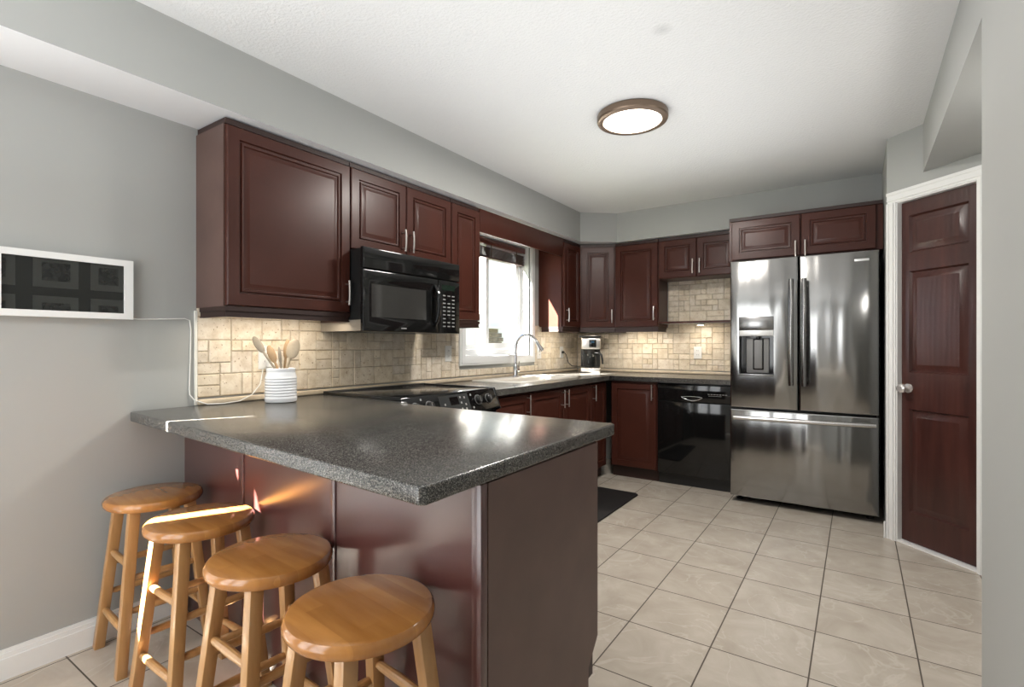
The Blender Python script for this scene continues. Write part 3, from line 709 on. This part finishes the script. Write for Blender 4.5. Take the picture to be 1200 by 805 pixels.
# ------------------------------------------------------------------ peninsula cabinet
pc = thing('peninsula_cabinet', 'cherry panelled peninsula cabinet behind the four bar stools', 'cabinet', (-1.6, 1.3, 0))
PA, PB_ = Vector((-2.4985, 1.080)), Vector((-.707, .926))
pu = (PB_-PA).normalized(); FP = Fr(PA, pu, (pu.y, -pu.x)); PL = (PB_-PA).length
b = B(); b.prism([(-2.4985, 1.0985), (-.722, .947), (-.722, 1.543), (-1.79, 1.64), (-1.79, 1.76), (-2.4985, 1.76)], .10, .8615)
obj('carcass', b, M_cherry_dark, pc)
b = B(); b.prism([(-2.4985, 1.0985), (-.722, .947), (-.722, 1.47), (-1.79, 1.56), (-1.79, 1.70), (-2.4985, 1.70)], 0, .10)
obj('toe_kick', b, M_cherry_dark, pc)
def hit_u(u):                                # where the view through image column u meets the back plane
    d = FW + RT*((u-600)/600); d2 = Vector((d.x, d.y)); n = Vector((pu.y, -pu.x)); t = (PA @ n)/(d2 @ n); return (d2*t-PA) @ pu
q1, q2 = hit_u(285.0), hit_u(391.5)
cuts = [(.002, q1-.011), (q1+.011, q2-.011), (q2+.011, PL-.030)]
for a0, a1 in cuts: obj('back_panel', B().box(FP, a0, a1, -.018, 0, .002, .8615), M_cherry_panel, pc)
for q in (q1, q2): obj('batten', B().box(FP, q-.011, q+.011, -.018, .005, .002, .8615, .002), M_cherry_panel, pc)
obj('corner_batten', B().box(FP, PL-.030, PL, -.019, .004, .002, .8615, .002), M_cherry_panel, pc)
FE = Fr((-.704, 0), (0, 1), (1, 0))
obj('end_panel', B().vprism(FE, [(.946, .002), (1.475, .002), (1.475, .160), (1.543, .232), (1.543, .8615), (.946, .8615)], -.017, 0), M_cherry_end, pc, label='dull brown end panel')
FK = Fr((-1.79, 1.64), (1.068, -.097), (.09, 1))
for k in range(2):
    do = obj('door', B().rings(FK, .03+k*.52, .53+k*.52, .12, .84, DOORB, .0), M_cherry, pc)
    handle(FK, .49+k*.12, .77, do, style='bar')

# ------------------------------------------------------------------ bar stools
def make_stool():
    r = thing('bar_stool', '', 'stool', (0, 0, 0), 'bar stools at the peninsula')
    prof = [(.02, .563), (.148, .563), (.157, .566), (.1625, .573), (.1642, .582), (.1625, .590), (.157, .5965), (.149, .5995), (.06, .600), (.005, .600)]
    obj('seat', B().lathe((0, 0, 0), prof, 64), M_seat, r)
    def legp(k, z):
        t = (.563-z)/.563; rr = .130+.075*t; a = PI/4+PI/2*k
        return Vector((rr*math.cos(a), rr*math.sin(a), z))
    for k in range(4):
        b = B(); h0, h1 = .0165, .0175
        p, q = legp(k, 0), legp(k, .5665)
        b.hexa([p+Vector((sx*h0, sy*h0, 0)) for sx, sy in ((-1, -1), (1, -1), (1, 1), (-1, 1))] + [q+Vector((sx*h1, sy*h1, 0)) for sx, sy in ((-1, -1), (1, -1), (1, 1), (-1, 1))], .003, 2)
        obj('leg', b, M_leg, r)
    for k in range(4):
        for z in ((.375, .152) if k % 2 == 0 else (.330, .215)):
            p, q = legp(k, z), legp((k+1) % 4, z)
            m = (q-p).normalized()
            b = B().tube([p+m*.012, p+m*.03, (p+q)/2, q-m*.03, q-m*.012], [.009, .0115, .0130, .0115, .009], 12)
            obj('rung', b, M_leg, r)
    return r
st0 = make_stool()
STOOLS = [(-2.295, .884, -140, 'honey maple bar stool against the grey wall, farthest from the camera'),
          (-1.846, .849, -136, 'honey maple bar stool with a bright sun stripe across its seat'),
          (-1.357, .808, -138, 'honey maple bar stool second nearest the camera, beside the sunstriped stool'),
          (-.922, .762, -142, 'honey maple bar stool nearest the camera, by the peninsula end panel')]
for i, (x, y, ang, lab) in enumerate(STOOLS):
    if i == 0: r = st0
    else:
        r = st0.copy(); COL.objects.link(r)
        for ch in list(st0.children):
            c = ch.copy(); COL.objects.link(c); c.parent = r
    r.location = (x, y, 0); r.rotation_euler = (0, 0, math.radians(ang-225+360))
    r['label'] = lab

# ------------------------------------------------------------------ refrigerator
fr = thing('refrigerator', 'stainless steel french-door refrigerator with a bottom freezer drawer', 'refrigerator', (-.34, 4.5, 0))
FF = Fr((0, 4.13), (1, 0), (0, -1))
obj('body', B().box(FF, -.790, .106, -.78, -.062, .045, 1.80, .004), M_fridge_dark, fr)
for sx in (-.75, .07):
    for yy in (-.12, -.72): obj('foot', B().lathe(FF(sx, yy, 0), [(.022, 0), (.022, .012), (.012, .014), (.012, .05)], 16), M_black_satin, fr)
def slab_hole(F, s0, s1, z0, z1, back, hole, depth, bev=.012):
    b = B()
    h0, h1, k0, k1 = hole
    o = [[b.bm.verts.new(F(*q)) for q in ((s0+i, n, z0+i), (s1-i, n, z0+i), (s1-i, n, z1-i), (s0+i, n, z1-i))] for i, n in ((0, back), (0, -bev), (bev*.3, -bev*.3), (bev, 0))]
    b.bm.faces.new(o[0][::-1])
    for a, c in zip(o, o[1:]):
        for k in range(4): b.bm.faces.new((a[k], a[(k+1) % 4], c[(k+1) % 4], c[k]))
    if hole[1] > hole[0]:
        h = [[b.bm.verts.new(F(*q)) for q in ((h0, n, k0), (h1, n, k0), (h1, n, k1), (h0, n, k1))] for n in (0, -depth)]
        for k in range(4):
            b.bm.faces.new((o[-1][k], o[-1][(k+1) % 4], h[0][(k+1) % 4], h[0][k]))
            b.bm.faces.new((h[0][k], h[0][(k+1) % 4], h[1][(k+1) % 4], h[1][k]))
        b.bm.faces.new(h[1])
    else: b.bm.faces.new(o[-1])
    return b
DH = (-.736, -.503, .962, 1.387)
ld = obj('door', slab_hole(FF, -.800, -.3485, .712, 1.808, -.060, DH, .052), M_steel, fr)
rd = obj('door', slab_hole(FF, -.3415, .117, .712, 1.808, -.060, (0, -1, 0, 0), 0), M_steel, fr)
fd = obj('freezer_drawer', slab_hole(FF, -.800, .117, .048, .700, -.060, (0, -1, 0, 0), 0), M_steel, fr)
dp = obj('dispenser_panel', B().box(FF, DH[0]+.002, DH[1]-.002, -.045, .003, 1.288, DH[3]-.002, .003), M_steel2, ld)
obj('dispenser_strip', B().box(FF, DH[0]+.002, DH[1]-.002, -.045, .004, 1.245, 1.286, .002), simple('bright_strip', (.75, .75, .74), .3, metal=.4), ld, label='bright silver control strip')
dc = B(); dc.box(FF, DH[0]+.001, DH[1]-.001, -.051, -.048, DH[2]+.001, 1.245)
obj('dispenser_cavity', dc, M_black, ld)
dc = B(); dc.box(FF, -.690, -.536, -.049, -.030, .972, 1.232, .006); obj('dispenser_back', dc, M_grille, ld)
dc = B(); dc.box(FF, -.645, -.572, -.032, -.026, .995, 1.225, .003); obj('paddle_recess', dc, M_black, ld)
dc = B(); dc.box(FF, -.636, -.581, -.028, -.016, 1.005, 1.215, .005); obj('dispenser_paddle', dc, M_grille, ld)
dc = B(); dc.tube([FF(-.608, -.02, 1.243), FF(-.608, -.02, 1.225)], .016, 16); obj('spout', dc, M_black, ld)
obj('drip_ledge', B().box(FF, DH[0]-.002, DH[1]+.002, -.04, .005, DH[2]-.010, DH[2]+.002, .002), M_steel2, ld)
def bow(p0, p1, out, r, n=15):
    p0, p1 = Vector(p0), Vector(p1); pts = []
    for k in range(n):
        t = k/(n-1); q = p0.lerp(p1, t); e = 1-(2*t-1)**2
        pts.append(q + Vector(out)*(e*.016))
    return pts
for d_, sx in ((ld, -.388), (rd, -.309)):
    b = B()
    for k in range(1):
        pts = bow(FF(sx, .042, .892), FF(sx, .042, 1.642), (0, -1, 0), .0)
        n0 = len(b.bm.verts)
        b.tube(pts, .0165, 14)
    for zz in (.93, 1.604): b.tube([FF(sx, -.002, zz), FF(sx, .045, zz)], .012, 10)
    obj('handle', b, M_steel2, d_, label='bowed dark steel door handle')
b = B().tube(bow(FF(-.765, .040, .640), FF(.100, .040, .650), (0, -1, 0), 0), .0155, 14)
for sx in (-.72, .055): b.tube([FF(sx, -.002, .645), FF(sx, .045, .645)], .011, 10)
obj('handle', b, simple('bright_steel', (.62, .61, .60), .25, metal=1), fd, label='bright horizontal steel drawer handle')
obj('badge', B().box(FF, -.018, .064, -.001, .003, 1.738, 1.754, .001), simple('badge_silver', (.8, .8, .79), .3, metal=.5), rd, label='small silver badge')

# ------------------------------------------------------------------ dishwasher
dw = thing('dishwasher', 'black dishwasher between the cherry base cabinet and the refrigerator', 'dishwasher', (-1.115, 4.6, 0))
FD = Fr((0, 4.322), (1, 0), (0, -1))
obj('tub', B().box(FD, -1.418, -.812, -.60, -.026, .09, .855), M_black_satin, dw)
obj('toe_kick', B().box(FD, -1.418, -.812, -.60, -.045, 0, .088), M_black_satin, dw)
obj('door', slab_hole(FD, -1.417, -.813, .095, .705, -.024, (0, -1, 0, 0), 0, .006), M_black, dw)
dwp = obj('control_panel', slab_hole(FD, -1.417, -.813, .708, .852, -.024, (0, -1, 0, 0), .0, .008), M_black, dw)
b = B(); pts = []
for k in range(17):
    t = -1+k/8; pts.append(FD(-1.131+t*.085, .004, .748-.028*(1-t*t)))
b.tube(pts, .0042, 8)
pts = [FD(-1.131+(-1+k/8)*.085, .003, .748+.006*(1-(-1+k/8)**2)) for k in range(17)]
b.tube(pts, .0024, 8)
obj('pocket_handle', b, M_chrome, dwp, label='curved chrome rim of the pocket handle')
b = B()
for k in range(7): b.box(FD, -1.005+k*.022, -.990+k*.022, 0, .0012, .776, .781)
b.box(FD, -1.00, -.90, 0, .0012, .764, .7665)
obj('control_marks', b, M_mark, dwp)

# ------------------------------------------------------------------ microwave
mw = thing('microwave', 'black over-the-range microwave hung under the short cherry cabinet', 'microwave', (-2.3, 2.13, 1.25))
FM = Fr((-2.103, 0), (0, 1), (1, 0))
obj('body', B().box(FM, 1.779, 2.518, -.385, -.022, 1.252, 1.688), M_black_satin, mw)
obj('side_panel', B().box(FM, 1.776, 1.779, -.385, -.024, 1.2535, 1.312), M_greymetal, mw, label='bare grey metal side panel')
obj('vent_grille', slab_hole(FM, 1.752, 2.520, 1.578, 1.689, -.022, (0, -1, 0, 0), 0, .006), M_black, mw)
md = obj('door', slab_hole(FM, 1.752, 2.318, 1.250, 1.573, -.022, (1.805, 2.215, 1.325, 1.500), .004, .006), M_black, mw)
obj('door_glass', B().box(FM, 1.806, 2.214, -.0045, -.001, 1.326, 1.499), M_mwglass, md)
b = B().tube([FM(2.285, .002, 1.295), FM(2.285, .022, 1.325), FM(2.285, .034, 1.36), FM(2.285, .040, 1.415), FM(2.285, .034, 1.47), FM(2.285, .022, 1.505), FM(2.285, .002, 1.535)], [.010, .012, .012, .013, .012, .012, .010], 12)
obj('handle', b, M_black, md)
obj('badge', B().box(FM, 2.015, 2.055, 0, .0012, 1.268, 1.275), M_mark, md)
cp = obj('control_panel', slab_hole(FM, 2.322, 2.520, 1.250, 1.573, -.022, (0, -1, 0, 0), 0, .006), M_black, mw)
obj('display', B().box(FM, 2.352, 2.470, 0, .001, 1.515, 1.548), M_green, cp)
b = B()
for rr in range(9):
    for cc in range(3):
        if rr in (2, 7) and cc == 1: continue
        b.box(FM, 2.360+cc*.042, 2.384+cc*.042, 0, .001, 1.290+rr*.0235, 1.297+rr*.0235)
obj('keypad', b, M_mark, cp)

# ------------------------------------------------------------------ stove
rg = thing('stove', 'black slide-in stove with a glass cooktop and front controls', 'stove', (-2.15, 2.15, 0))
FR = Fr((-1.862, 0), (0, 1), (1, 0))
R0, R1 = 1.776, 2.540
obj('body', B().box(FR, R0, R1, -.575, 0, .03, .895), M_black_satin, rg)
b = B().box(FR, R0-.006, R1+.004, -.560, .010, .897, .9175, .003); ct = obj('cooktop', b, M_cookglass, rg)
b = B()
b.box(FR, R0-.006, R1+.004, -.598, -.5605, .897, .922, .003)
b.box(FR, R1-.014, R1+.004, -.560, -.004, .9172, .9205, .001); b.box(FR, R0-.006, R0+.008, -.560, -.004, .9172, .9205, .001)
obj('rear_trim', b, M_black_satin, rg)
b = B()
for (yy, xx, rr_) in ((1.97, -.42, .075), (1.97, -.16, .10), (2.34, -.42, .10), (2.34, -.16, .075)):
    for dr_ in (0, .02):
        c = FR(yy, xx, .9176); n = 40
        ring = [[b.bm.verts.new(c + Vector((math.cos(2*PI*k/n)*(rr_-dr_-e), math.sin(2*PI*k/n)*(rr_-dr_-e), .0003))) for k in range(n)] for e in (0, .0015)]
        for k in range(n): b.bm.faces.new((ring[0][k], ring[0][(k+1) % n], ring[1][(k+1) % n], ring[1][k]))
obj('burner_rings', b, M_mark, ct)
# sloping control fascia
fx0, fx1, fz0, fz1 = .058, .010, .800, .9165
b = B()
b.hexa([FR(R0-.004, 0.001, fz0), FR(R1+.002, 0.001, fz0), FR(R1+.002, fx0, fz0), FR(R0-.004, fx0, fz0), FR(R0-.004, 0.001, fz1), FR(R1+.002, 0.001, fz1), FR(R1+.002, fx1, fz1), FR(R0-.004, fx1, fz1)], .002)
fascia = obj('control_fascia', b, M_black, rg)
fn = Vector((fz1-fz0, 0, fx0-fx1)).normalized()
def fp(y, t, out=0): return FR(y, fx0+(fx1-fx0)*t, fz0+(fz1-fz0)*t) + fn*out
for yy in (1.85, 1.95, 2.355, 2.455):
    kn = obj('knob', B().lathe(fp(yy, .52), [(.030, .0), (.030, .003), (.024, .004), (.021, .020), (.018, .022)], 28, fn), M_black_satin, fascia)
    rb = B(); n = 36; c = fp(yy, .52, .0035); t1 = Vector((0, 1, 0)); t2 = fn.cross(t1)
    ring = [[rb.bm.verts.new(c + (t1*math.cos(2*PI*k/n)+t2*math.sin(2*PI*k/n))*q) for k in range(n)] for q in (.0300, .0275)]
    for k in range(n): rb.bm.faces.new((ring[0][k], ring[0][(k+1) % n], ring[1][(k+1) % n], ring[1][k]))
    m0, m1 = fp(yy, .52, .0225), fp(yy, .52, .0228)
    rb.tube([m0 - t2*.016, m0 + t2*.016], .0018, 6)
    obj('dial_ring', rb, M_mark, kn)
b = B()
def fquad(y0, y1, t0, t1, o): b.poly([fp(y0, t0, o), fp(y1, t0, o), fp(y1, t1, o), fp(y0, t1, o)])
fquad(2.03, 2.275, .14, .90, .0006)
obj('control_plate', b, simple('charcoal_plate', (.035, .037, .037), .25), fascia)
b = B(); fquad(2.115, 2.185, .44, .80, .0012); obj('clock_display', b, M_black, fascia)
b = B()
for (yy, t) in ((2.205, .75), (2.205, .50), (2.24, .72), (2.24, .40), (2.20, .22), (2.235, .2), (2.07, .5), (2.3, .8), (2.3, .2), (1.9, .85)):
    fquad(yy-.006, yy+.006, t-.045, t+.045, .0012)
obj('control_marks', b, M_mark, fascia)
obj('side_trim', B().hexa([FR(R1+.0035, -.02, .76), FR(R1+.011, -.02, .76), FR(R1+.011, .060, .795), FR(R1+.0035, .060, .795), FR(R1+.0035, -.02, .918), FR(R1+.011, -.02, .918), FR(R1+.011, .012, .918), FR(R1+.0035, .012, .918)]), M_steel2, rg)
obj('oven_door', B().box(FR, R0+.004, R1-.004, .001, .035, .20, .79, .004), M_black, rg)
b = B().tube([FR(R0+.05, .07, .745), FR(R1-.05, .07, .745)], .011, 12)
for yy in (R0+.08, R1-.08): b.tube([FR(yy, .03, .745), FR(yy, .07, .745)], .008, 8)
obj('oven_handle', b, M_black_satin, rg)
obj('drawer', B().box(FR, R0+.004, R1-.004, .001, .03, .035, .192, .004), M_black, rg)
for yy in (R0+.05, R1-.05):
    obj('foot', B().lathe(FR(yy, -.06, 0), [(.018, 0), (.018, .032)], 14), M_black_satin, rg)
    obj('foot', B().lathe(FR(yy, -.5, 0), [(.018, 0), (.018, .032)], 14), M_black_satin, rg)

# ------------------------------------------------------------------ sink and tap
sk = thing('sink', 'cream drop-in kitchen sink set in the worktop under the window', 'sink', (-2.2, 3.5, .9035))
SX0, SX1, SY0, SY1 = -2.425, -1.982, 3.050, 3.955
b = B(); S = W
ho = [[b.bm.verts.new(q) for q in ((SX0+i, SY0+i, z), (SX1-i, SY0+i, z), (SX1-i, SY1-i, z), (SX0+i, SY1-i, z))] for i, z in ((0, .9037), (.002, .911), (.008, .913))]
for a, c in zip(ho, ho[1:]):
    for k in range(4): b.bm.faces.new((a[k], a[(k+1) % 4], c[(k+1) % 4], c[k]))
hx = (SX0+.125, SX1-.035, SY0+.04, SY1-.04)
hi = [[b.bm.verts.new(q) for q in ((hx[0]+i, hx[2]+i, z), (hx[1]-i, hx[2]+i, z), (hx[1]-i, hx[3]-i, z), (hx[0]+i, hx[3]-i, z))] for i, z in ((0, .913), (.008, .905), (.014, .74), (.045, .71))]
for k in range(4): b.bm.faces.new((ho[-1][k], ho[-1][(k+1) % 4], hi[0][(k+1) % 4], hi[0][k]))
for a, c in zip(hi, hi[1:]):
    for k in range(4): b.bm.faces.new((a[k], a[(k+1) % 4], c[(k+1) % 4], c[k]))
b.bm.faces.new(hi[-1])
obj('basin', b, M_sink, sk, recalc=True)
obj('drain', B().lathe((-2.15, 3.5, .7105), [(.04, 0), (.04, .002), (.02, .001)], 24), M_chrome, sk)
fc = thing('faucet', 'gooseneck pull-down chrome faucet behind the sink', 'faucet', (-2.362, 3.552, .913))
b = B().lathe((-2.362, 3.552, .913), [(.026, 0), (.026, .006), (.021, .010), (.020, .085), (.016, .095), (.014, .100)], 24); obj('base', b, M_chrome, fc)
pts = [(-2.362, 3.552, 1.005), (-2.362, 3.552, 1.15)]
for k in range(1, 11):
    a = PI - PI*.86*k/10
    pts.append((-2.362+.105+.105*math.cos(a), 3.552+.012*k/10, 1.155+.108*math.sin(a)))
obj('spout', B().tube(pts, .0115, 14), M_chrome, fc)
e = Vector(pts[-1]); d = (e-Vector(pts[-2])).normalized()
obj('spray_head', B().tube([e-d*.004, e+d*.03, e+d*.075, e+d*.082], [.013, .015, .022, .019], 18), M_chrome, fc)
b = B().tube([(-2.362, 3.552, .965), (-2.362, 3.600, .968)], .012, 12); b.tube([(-2.362, 3.598, .965), (-2.362, 3.606, 1.04)], .0055, 10)
obj('lever', b, M_chrome, fc)

# ------------------------------------------------------------------ coffee maker
cmL = Vector((-2.225, 4.705)); n_ = Vector((.42, -.907)).normalized(); FCM = Fr(cmL, (-n_.y, n_.x), n_)
cm = thing('coffee_maker', 'steel and black drip coffee maker in the worktop corner', 'coffee maker', (cmL.x, cmL.y, .9035))
zc = .9035
b = B().box(FCM, -.100, .100, -.11, .13, zc, zc+.052, .014, 3); obj('base', b, M_nickel, cm, label='brushed steel base')
b = B().box(FCM, -.097, .097, -.11, -.045, zc+.052, zc+.235, .008); obj('tower', b, M_black_satin, cm)
b = B().box(FCM, -.092, .100, -.11, .10, zc+.230, zc+.350, .016, 3); hd = obj('brew_head', b, M_nickel, cm, label='brushed steel head')
b = B().box(FCM, -.112, .102, -.112, .104, zc+.350, zc+.366, .005); obj('lid', b, M_black_satin, cm)
b = B().box(FCM, -.012, .058, .099, .103, zc+.252, zc+.325, .002); obj('control_panel', b, M_black, hd)
b = B().box(FCM, .008, .038, .103, .1045, zc+.295, zc+.314); obj('clock_display', b, M_blue, hd)
ca = FCM(-.008, .050, zc+.053)
cr = obj('carafe', B().lathe(ca, [(.05, 0), (.066, .012), (.068, .07), (.062, .11), (.046, .135)], 32), M_carafe, cm, label='glass coffee carafe')
obj('carafe_band', B().lathe(ca, [(.0475, .128), (.050, .131), (.050, .158), (.046, .160)], 32), M_black_satin, cr)
obj('carafe_lid', B().lathe(ca, [(.046, .158), (.044, .172), (.02, .176)], 28), M_black_satin, cr)
hp = [FCM(.040, .06, zc+.200), FCM(.085, .075, zc+.198), FCM(.108, .085, zc+.175), FCM(.118, .09, zc+.120), FCM(.120, .09, zc+.085)]
obj('carafe_handle', B().tube(hp, [.010, .011, .011, .010, .008], 10), M_black_satin, cr)
cp_ = [Vector((-2.482, 4.585, 1.105)), Vector((-2.462, 4.59, 1.105)), Vector((-2.445, 4.60, 1.08)), Vector((-2.43, 4.62, 1.0)), Vector((-2.41, 4.66, .965)), Vector((-2.36, 4.72, .960)), Vector((-2.31, 4.76, .965))]
obj('power_cord', B().tube(cp_, .004, 8), M_black_satin, cm)
obj('plug', B().box(Fr((-2.4885, 4.585), (0, 1), (1, 0)), -.012, .012, .006, .028, 1.093, 1.117, .004), M_black_satin, cm)

# ------------------------------------------------------------------ crock and utensils
ck = Vector((-2.316, 1.430, .9035))
prof = [(.060, 0), (.070, .003), (.073, .010), (.0735, .022), (.0715, .026)]
for k in range(7):
    z = .030+k*.0135; prof += [(.0705, z), (.0725, z+.005), (.0715, z+.010), (.0700, z+.012)]
prof += [(.069, .128), (.066, .140), (.064, .146), (.066, .155), (.066, .162), (.062, .164), (.058, .160), (.057, .02), (.010, .016)]
tag(obj('utensil_crock', B().lathe(ck, prof, 48), M_white_ceramic), 'ribbed white ceramic crock holding wooden spoons on the peninsula', 'crock')
D0 = 2.485
def utensil(name, label, uv_head, uv_base, dh, rad, mat, roll=0.0, pointed=False):
    h = at(*uv_head, D0+dh); e = at(*uv_base, D0+dh); ax = (h-e).normalized()
    inside = h - ax*((h.z-.985)/ax.z)
    side = (RT*math.cos(roll)+FW*math.sin(roll)); side = (side-ax*side.dot(ax)).normalized(); nn = ax.cross(side)
    b = B()
    b.tube([inside, h-ax*rad[0]*.8], [.0055, .006], 10)
    b.ellipsoid(h, (ax, side, nn), (rad[0], rad[1], .007))
    return tag(obj(name, b, mat), label, 'utensil', 'utensils in the crock')
utensil('wooden_spoon', 'pale wooden spoon leaning far left out of the white crock', (303, 404), (323.5, 434), .017, (.048, .020, 0), M_bamboo3)
utensil('wooden_spatula', 'light wooden spatula second from left in the white crock', (318.5, 415), (326, 434), -.016, (.046, .020, 0), M_bamboo2)
utensil('slim_stirrer', 'slim greyish wooden stirrer in the middle of the white crock', (328, 417), (330, 434), .0, (.046, .008, 0), M_bamboo3)
utensil('slotted_spoon', 'tan wooden spoon behind the big round spoon in the crock', (336, 409), (333, 434), .030, (.050, .016, 0), M_bamboo2)
utensil('wooden_spoon', 'biggest round pale wooden spoon at the right of the crock', (343.5, 409), (335.5, 434), -.026, (.050, .032, 0), M_bamboo)

# ------------------------------------------------------------------ wall screen, cord
tv = thing('picture_frame', 'white-framed dark glass picture hung on the left grey wall', 'picture', (XL, .66, 1.27))
T0, T1, U0, U1 = .452, .874, 1.283, 1.523
b = B(); frame_rect(b, LF, T0, T1, U0, U1, .030, .001, .032, .024, .024); b.box(LF, T0+.01, T1-.01, .001, .006, U0+.01, U1-.01); obj('frame', b, M_white, tv)
sc_ = B().box(LF, T0+.0295, T1-.0295, .006, .022, U0+.0235, U1-.0235); scr = obj('screen', sc_, M_screen, tv)
for i, (y0, y1) in enumerate(((.430, .520), (.566, .698), (.735, .850))):  # six faint framed prints drawn on the dark screen
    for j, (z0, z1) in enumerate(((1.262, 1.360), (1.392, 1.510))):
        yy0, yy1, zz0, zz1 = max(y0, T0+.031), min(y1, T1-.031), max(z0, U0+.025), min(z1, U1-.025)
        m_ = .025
        obj('onscreen_mount', B().box(LF, yy0, yy1, .022, .0223, zz0, zz1), M_screen_mat, scr)
        obj('onscreen_print', B().box(LF, max(y0+m_, T0+.031), min(y1-m_, T1-.031), .0223, .0226, max(z0+m_, U0+.025), min(z1-m_, U1-.025)), M_screen_photo, scr)
cpts = [(XL+.004, .872, 1.290), (XL+.004, .90, 1.287), (XL+.004, 1.00, 1.292), (XL+.004, 1.080, 1.297), (XL+.004, 1.100, 1.29), (XL+.004, 1.105, 1.25), (XL+.004, 1.102, 1.10), (XL+.004, 1.098, .98), (XL+.005, 1.100, .955), (XL+.014, 1.115, .930), (XL+.04, 1.16, .909), (XL+.052, 1.22, .907), (XL+.05, 1.30, .911), (XL+.034, 1.37, .935), (XL+.022, 1.42, .985), (XL+.018, 1.436, 1.06)]
tag(obj('power_cord', B().tube(cpts, .0026, 8), M_ivory), 'thin white cord running from the picture down the wall edge to the worktop', 'cord')

# ------------------------------------------------------------------ outlets
def outlet(label, F, s, zc, plugged=False):
    r = thing('wall_outlet', label, 'outlet', F(s, .009, zc))
    obj('cover_plate', B().rings(F, s-.036, s+.036, zc-.058, zc+.058, [(0, .012), (.004, .015), (.005, .015)], .0085), M_ivory, r)
    for q in (-.020, .020): obj('socket', B().box(F, s-.016, s+.016, .015, .0165, zc+q-.014, zc+q+.014, .003), M_ivory, r)
    b = B()
    for q in (-.020, .020):
        for t in (-.006, .006): b.box(F, s+t-.0012, s+t+.0012, .0165, .0168, zc+q-.003, zc+q+.006)
    obj('slots', b, M_slot, r)
    if plugged: obj('plug_adapter', B().box(F, s+.0, s+.05, .017, .045, zc-.05, zc-.01, .005), M_ivory, r)
    return r
outlet('white wall outlet half hidden behind the utensil crock', LF, 1.452, 1.115, True)
outlet('white wall outlet on the tile under the narrow cabinet left of the window', LF, 2.852, 1.115)
outlet('white wall outlet on the tile just right of the window frame', LF, 4.145, 1.105)
outlet('white wall outlet with the black coffee maker plug in it', LF, 4.587, 1.105)
outlet('white wall outlet on the back wall tile under the niche shelf', BF, -1.239, 1.105)

# ------------------------------------------------------------------ ceiling light
cl = thing('ceiling_light', 'round flush ceiling light with a bronze rim', 'ceiling light', (-1.022, 2.690, ZC))
LC = (-1.022, 2.690, 0)
obj('rim', B().lathe(LC, [(.150, 2.439), (.186, 2.439), (.190, 2.434), (.190, 2.408), (.186, 2.401), (.176, 2.396), (.158, 2.396), (.154, 2.402), (.150, 2.439)], 64, caps=False), M_bronze, cl)
obj('diffuser', B().lathe(LC, [(.005, 2.398), (.10, 2.3985), (.158, 2.401), (.158, 2.412), (.005, 2.412)], 64), M_diffuser, cl)
light('ceiling_light_lamp', 'AREA', (-1.022, 2.690, 2.392), 31.0, (1.0, .95, .89), (0, 0, -1), shape='DISK', size=.30)

# ------------------------------------------------------------------ mat
b = B().prism([(-1.83, 2.95), (-1.446, 2.95), (-1.422, 2.975), (-1.422, 3.865), (-1.446, 3.89), (-1.83, 3.89)], .001, .014, .004, 2)
tag(obj('floor_mat', b, M_black_rubber), 'black rubber mat on the tiles in front of the sink cabinet', 'mat')
